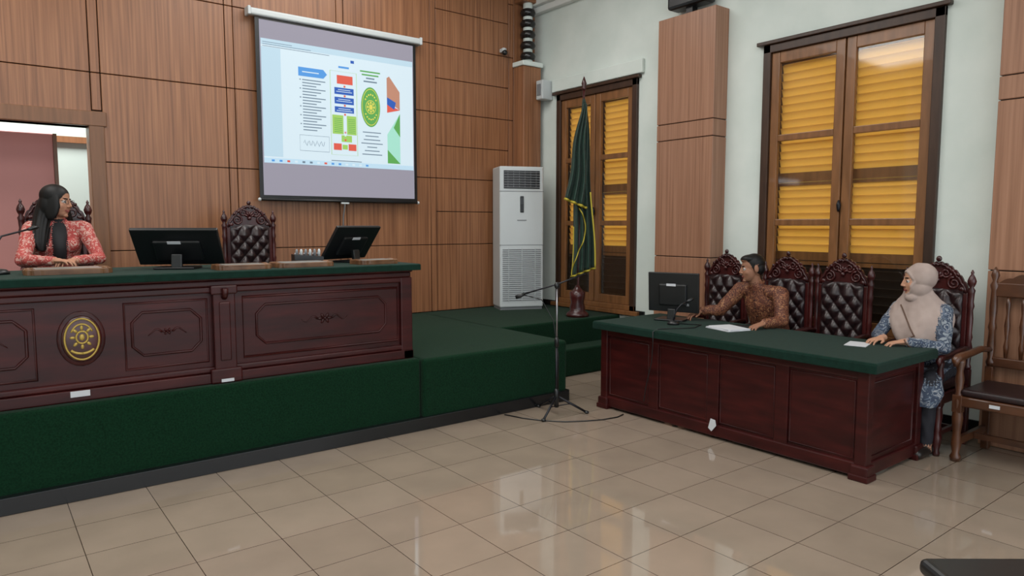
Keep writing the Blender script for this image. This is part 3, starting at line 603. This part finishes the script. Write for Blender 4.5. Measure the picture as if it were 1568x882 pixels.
def headp(B,c,yaw,pitch,roll,skin,hair,style):
    old=B.T; T=Matrix.Translation(c)@Matrix.Rotation(math.radians(yaw),4,'Z')@Matrix.Rotation(math.radians(roll),4,'Y')@Matrix.Rotation(math.radians(pitch),4,'X'); B.T=T
    B.ell((0,.014,.028),(.073,.092,.086),skin,40,30); B.ell((0,-.028,-.030),(.060,.060,.078),skin,40,30); B.ell((0,-.034,-.075),(.043,.046,.036),skin,28,20); B.ell((0,-.070,-.099),(.018,.014,.013),skin)
    for sx in(-1,1):
        B.ell((sx*.034,-.052,-.034),(.024,.024,.026),skin); B.ell((sx*.030,-.0715,.001),(.0135,.011,.0075),EYW,18,12); B.ell((sx*.030,-.0805,.001),(.0062,.004,.0062),EYD,12,8)
        B.cone((sx*.015,-.085,.023),(sx*.046,-.072,.025),.0045,.0035,EYD,8); B.ell((sx*.011,-.092,-.034),(.008,.009,.006),skin)
        B.cone((sx*.017,-.079,.012),(sx*.044,-.066,.010),.005,.0035,skin,8)
        if style=='short': B.ell((sx*.076,.012,-.008),(.009,.020,.031),skin,16,12)
    B.cone((0,-.082,.014),(0,-.101,-.028),.007,.0105,skin,12)
    B.cone((-.016,-.081,-.061),(.016,-.081,-.061),.0050,.0050,LIP,10); B.ell((0,-.083,-.068),(.014,.007,.0055),LIP)
    if style=='short':
        B.ell((0,.024,.044),(.079,.092,.080),hair,40,30); B.ell((0,.045,.0),(.073,.066,.075),hair,30,20); B.ell((0,-.015,.080),(.068,.072,.038),hair,30,20)
    if style=='long':
        B.ell((0,.022,.038),(.082,.099,.086),hair,40,30); B.ell((0,.040,-.03),(.082,.078,.115),hair,40,30)
        for sx in(-1,1):
            B.ell((sx*.060,-.004,-.035),(.020,.055,.105),hair,30,24)
    if style=='hijab':
        B.ell((0,.030,.022),(.088,.102,.102),HIJ,40,30); B.ell((0,.012,-.055),(.080,.080,.085),HIJ,40,30)
        P=[]
        for a in range(48):
            A=a*math.pi/24; x=.056*math.cos(A); z=-.014+.080*math.sin(A); P.append((x,ysurf(x*.97,z*.97)+.006,z))
        B.tube(P,.0095,HIJ,10,True)
        B.ell((0,-.030,-.118),(.055,.055,.040),HIJ,28,20)
    B.T=old
    Ti=T.inverted()
    def rule(co,cur):
        p=Ti@co
        if p.length>.19: return cur
        if style=='short' and cur in(skin,hair):
            if abs(p.x)>.076 and -.012<p.y<.036 and -.045<p.z<.028: return skin
            h=interp(p.y,[(-.08,.078),(-.055,.068),(-.035,.045),(-.015,.0),(.0,-.02),(.03,-.045),(.06,-.07),(.1,-.075)])
            return hair if p.z>h else skin
        if style=='hijab' and cur in(skin,HIJ):
            if p.y<-.02 and (p.x/.052)**2+((p.z+.014)/.076)**2<1: return skin
            return HIJ
        if style=='long' and cur in(skin,hair) and p.z>-.10:
            if p.y<-.025 and (p.x/.055)**2+((p.z+.025)/.088)**2<1 and not (p.z>.035 and abs(p.x)>.02+(.068-p.z)*.9): return skin
            return hair if p.z>-.085 or abs(p.x)>.045 or p.y>0 else skin
        return cur
    return rule
CLOTH=[]
def finish_person(B,name,loc,rz,rules=(),vox=.0040,details=None):
    me=B.mesh(name+'_src'); o=bpy.data.objects.new('tmp',me); sc.collection.objects.link(o)
    r=o.modifiers.new('r','REMESH'); r.mode='VOXEL'; r.voxel_size=vox; s_=o.modifiers.new('s','SMOOTH'); s_.factor=.5; s_.iterations=3
    dg=bpy.context.evaluated_depsgraph_get(); ev=o.evaluated_get(dg); nm=bpy.data.meshes.new_from_object(ev); nm.name=name
    mi_of=[0]*len(B.v)
    for f,k in zip(B.f,B.mi):
        for i in f: mi_of[i]=k
    kd=kdtree.KDTree(len(B.v))
    for i,p in enumerate(B.v): kd.insert(p,i)
    kd.balance()
    nm.materials.clear()
    for m_ in B.mats: nm.materials.append(m_)
    vm=[]
    for v in nm.vertices:
        c=B.mats[mi_of[kd.find(v.co)[1]]]
        for ru in rules: c=ru(v.co,c)
        vm.append(B.mats.index(c))
    cl=[m_ in CLOTH for m_ in B.mats]; nrm=[v.normal.copy() for v in nm.vertices]
    for i,v in enumerate(nm.vertices):
        if cl[vm[i]]:
            p=v.co; h=noise.noise(V((p.x*14+2*p.z,p.y*14,p.z*9+p.x*10)))*.007+noise.noise(V((p.x*30,p.y*30+5,p.z*18)))*.003
            v.co=p+nrm[i]*h
    nm.polygons.foreach_set('material_index',[vm[p.vertices[0]] for p in nm.polygons]); nm.polygons.foreach_set('use_smooth',[True]*len(nm.polygons)); nm.update()
    bpy.data.objects.remove(o); n=bpy.data.objects.new(name,nm); sc.collection.objects.link(n); n.location=loc; n.rotation_euler=(0,0,math.radians(rz))
    if details:
        bv=BVHTree.FromPolygons([v.co.copy() for v in nm.vertices],[list(p.vertices) for p in nm.polygons])
        def surf(x,z,off=.002):
            h=bv.ray_cast(V((x,-1.5,z)),V((0,1,0)))
            return V((x,(h[0].y if h[0] else -.2)-off,z))
        D=MB(); details(D,surf); dn=D.obj('details'); dn.parent=n
    return n
def body(B,J,top,bot,skin,k=1.0,shoe=SHOE,female=False):
    P,C,N,H=[V(J[x]) for x in('P','C','N','H')]
    W=P.lerp(C,.5)
    B.loft([(P.x,P.y+.01,P.z-.09,.15*k,.12*k),(P.x,P.y,P.z,.175*k,.14*k),(W.x,W.y,W.z,(.135 if female else .165)*k,.125*k),(C.x,C.y,C.z,.170*k,.130*k),(C.x*.4+N.x*.6,C.y*.4+N.y*.6+.01,C.z*.35+N.z*.65,.150*k,.098*k),(N.x,N.y,N.z-.015,.075*k,.068*k),(N.x,N.y,N.z+.01,.052*k,.052*k)],top)
    if female:
        for sx in(-1,1): B.ell((C.x+sx*.07,C.y-.07,C.z+.0),(.068,.06,.065),top,20,14)
    B.cone(N-V((0,0,.03)),H+V((0,.01,-.06)),.052*k,.050*k,skin)
    for s_ in 'LR':
        sh,el,wr=V(J['sh'+s_]),V(J['el'+s_]),V(J['wr'+s_]); q=k*(.86 if female else 1)
        B.cone(N+V((0,.01,-.06)),sh,.055*k,.066*q,top); B.cone(sh,el,.066*q,.054*q,top); B.cone(el,wr-(wr-el).normalized()*.02,.053*q,.040*q,top)
        B.cone(wr-(wr-el).normalized()*.05,wr,.026*k,.024*k,skin)
        sx=-1 if s_=='R' else 1
        hp=P+V((sx*.09,0,-.01)); kn=V(J.get('kn'+s_,(P.x+sx*.11,P.y-.43,.53))); an=V(J.get('an'+s_,(kn.x,kn.y-.0,.10)))
        B.cone(hp,kn,.088*k,.064*k,bot); B.cone(kn,an,.062*k,.045*k,bot); B.cone(an,(an.x,an.y,.05),.036,.036,skin)
        B.cone((an.x,an.y+.03,.045),(an.x,an.y-.13,.035),.042,.033,shoe)
CLOTH=[RED,BAT,BLU,HIJ,NAVY]
B=MB(); J=dict(P=(0,.02,.58),C=(-.01,-.09,.90),N=(0,-.13,1.085),H=(.0,-.17,1.215),
 shL=(.165,-.12,1.02),elL=(.235,-.30,.80),wrL=(.05,-.52,.795),shR=(-.165,-.12,1.02),elR=(-.235,-.32,.80),wrR=(-.06,-.55,.80))
body(B,J,RED,NAVY,S1,.95,female=True)
ru=headp(B,J['H'],52,4,4,S1,HAIR,'long')
hand(B,J['wrL'],(-.8,-.5,0),(0,0,-1),(-.4,-.9,0),S1,26,.9); hand(B,J['wrR'],(.7,-.6,.0),(0,0,-1),(.5,.8,0),S1,24,.9)
B.loft([(0,-.175,.78,.030,.05),(0,-.195,.88,.042,.06),(0,-.17,1.0,.055,.05),(0,-.145,1.085,.05,.05)],BLKC)
B.loft([(-.115,-.215,.86,.022,.018),(-.118,-.20,.92,.048,.035),(-.108,-.17,1.0,.058,.052),(-.085,-.13,1.10,.064,.070),(-.058,-.115,1.19,.066,.082),(-.035,-.12,1.27,.055,.07)],HAIR,72,8,.035,13,True)
B.loft([(.03,.03,.90,.06,.03),(.02,-.0,1.0,.10,.055),(.01,-.06,1.12,.085,.08),(.0,-.11,1.25,.065,.075)],HAIR,72,8,.03,13,True)
hT=Matrix.Translation(J['H'])@Matrix.Rotation(math.radians(52),4,'Z')@Matrix.Rotation(math.radians(4),4,'Y')@Matrix.Rotation(math.radians(4),4,'X')
def dl(D,surf):
    D.T=hT
    for sx in(-1,1):
        D.tube([(sx*.032+.021*math.cos(a*math.pi/8),-.098+.006*abs(math.cos(a*math.pi/8)),.0+.016*math.sin(a*math.pi/8)) for a in range(16)],.0014,EYD,6,True)
        D.tube([(sx*.053,-.092,.004),(sx*.074,-.03,.006)],.0014,EYD,6)
    D.tube([(-.011,-.099,.003),(0,-.104,.005),(.011,-.099,.003)],.0014,EYD,6)
finish_person(B,'seated_woman_in_red_blouse',(.51,6.22,PH),0,[ru],details=dl)
B=MB(); J=dict(P=(0,.04,.57),C=(-.02,-.10,.91),N=(-.04,-.185,1.11),H=(-.06,-.245,1.24),
 shL=(.165,-.16,1.03),elL=(.25,-.27,.82),wrL=(.20,-.45,.81),shR=(-.205,-.18,1.045),elR=(-.33,-.29,.86),wrR=(-.455,-.40,.85))
body(B,J,BAT,NAVY,S2,1.0)
ru=headp(B,J['H'],-36,5,-3,S2,HAIR,'short')
hand(B,J['wrL'],(-.3,-.9,-.2),(0,0,-1),(-.9,.2,0),S2,26); hand(B,J['wrR'],(-.45,-.75,-.35),(0,0,-1),(.9,-.3,0),S2,22)
B.tube([(-.04+.054*math.cos(a*math.pi/10),-.187+.054*math.sin(a*math.pi/10),1.115+.014*math.sin(a*math.pi/10)) for a in range(20)],.013,BAT,8,True)
def dm(D,surf):
    D.tube([surf(-.036+.0004*i,1.07-.012*i,.001) for i in range(26)],.0035,BAT,6)
    for k in range(5): D.ell(surf(-.03+.003*k,1.04-.07*k,.003),(.006,.003,.006),EYD,10,6)
finish_person(B,'seated_man_in_batik_shirt',(CX,3.385,0),-90,[ru],details=dm)
B=MB(); J=dict(P=(0,.05,.57),C=(-.02,-.06,.88),N=(-.03,-.11,1.07),H=(-.035,-.17,1.21),
 shL=(.14,-.13,.995),elL=(.20,-.27,.76),wrL=(.02,-.45,.80),shR=(-.18,-.10,.995),elR=(-.25,-.26,.80),wrR=(-.14,-.44,.805),knL=(.14,-.33,.53),knR=(-.06,-.33,.53))
body(B,J,BLU,NAVY,S3,.95,female=True)
B.loft([(.04,-.36,.36,.165,.10),(.04,-.33,.44,.19,.12),(.03,-.28,.56,.17,.11),(.01,-.10,.60,.18,.14)],BLU)
ru=headp(B,J['H'],-46,4,0,S3,HAIR,'hijab')
hand(B,J['wrL'],(-.7,-.6,-.1),(0,0,-1),(-.5,.8,0),S3,24,.9); hand(B,J['wrR'],(-.3,-.9,-.1),(0,0,-1),(.9,-.2,0),S3,24,.9)
B.loft([(.0,-.21,.68,.05,.07),(-.005,-.18,.75,.13,.11),(-.01,-.145,.84,.185,.145),(-.02,-.115,.93,.215,.15),(-.025,-.105,1.01,.195,.13),(-.03,-.115,1.08,.130,.105),(-.035,-.13,1.15,.085,.090),(-.035,-.145,1.22,.078,.086)],HIJ,72,8,.06,7)
def dh(D,surf):
    D.tube([surf(-.12+.008*i,1.03-.012*i,.003) for i in range(24)],.005,STRAP,6); D.ell(surf(.07,.74,.006),(.02,.008,.03),STRAP,12,8)
finish_person(B,'seated_woman_in_hijab',(CX+.04,2.14,0),-90,[ru],details=dh)
# ------------------------------------------------------------ lights
def area(name,loc,rot,sx,sy,e,c=(1,1,1)):
    l=bpy.data.lights.new(name,'AREA'); l.shape='RECTANGLE'; l.size=sx; l.size_y=sy; l.energy=e; l.color=c
    o=bpy.data.objects.new(name,l); sc.collection.objects.link(o); o.location=loc; o.rotation_euler=[math.radians(a) for a in rot]; return o
for i,(x,y) in enumerate([(-1.5,1.0),(2.3,1.0),(-1.2,5.4),(3.0,5.2)]):
    area('room_fill_panel',(x,y,CH-.03),(0,0,0),2.6,2.6,52,(1,.98,.95))  # unseen area lights added to light the room, widened to dim their reflections
area('corridor_fill_light',(.3,8.6,4.2),(0,0,0),1.5,1,110)  # unseen light added to brighten the corridor behind the door
w=bpy.data.worlds.new('World'); sc.world=w; w.use_nodes=True; bg=w.node_tree.nodes['Background']; bg.inputs[0].default_value=(.88,.94,1,1); bg.inputs[1].default_value=1.05
# ------------------------------------------------------------ camera
cam=bpy.data.cameras.new('camera'); co=bpy.data.objects.new('camera',cam); sc.collection.objects.link(co)
co.location=(0,0,1.6); co.rotation_euler=(math.radians(84.9),0,math.radians(-37.7)); cam.sensor_width=36; cam.lens=24.57; sc.camera=co
sc.view_settings.view_transform='Standard'; sc.view_settings.look='None'; sc.view_settings.exposure=1.0
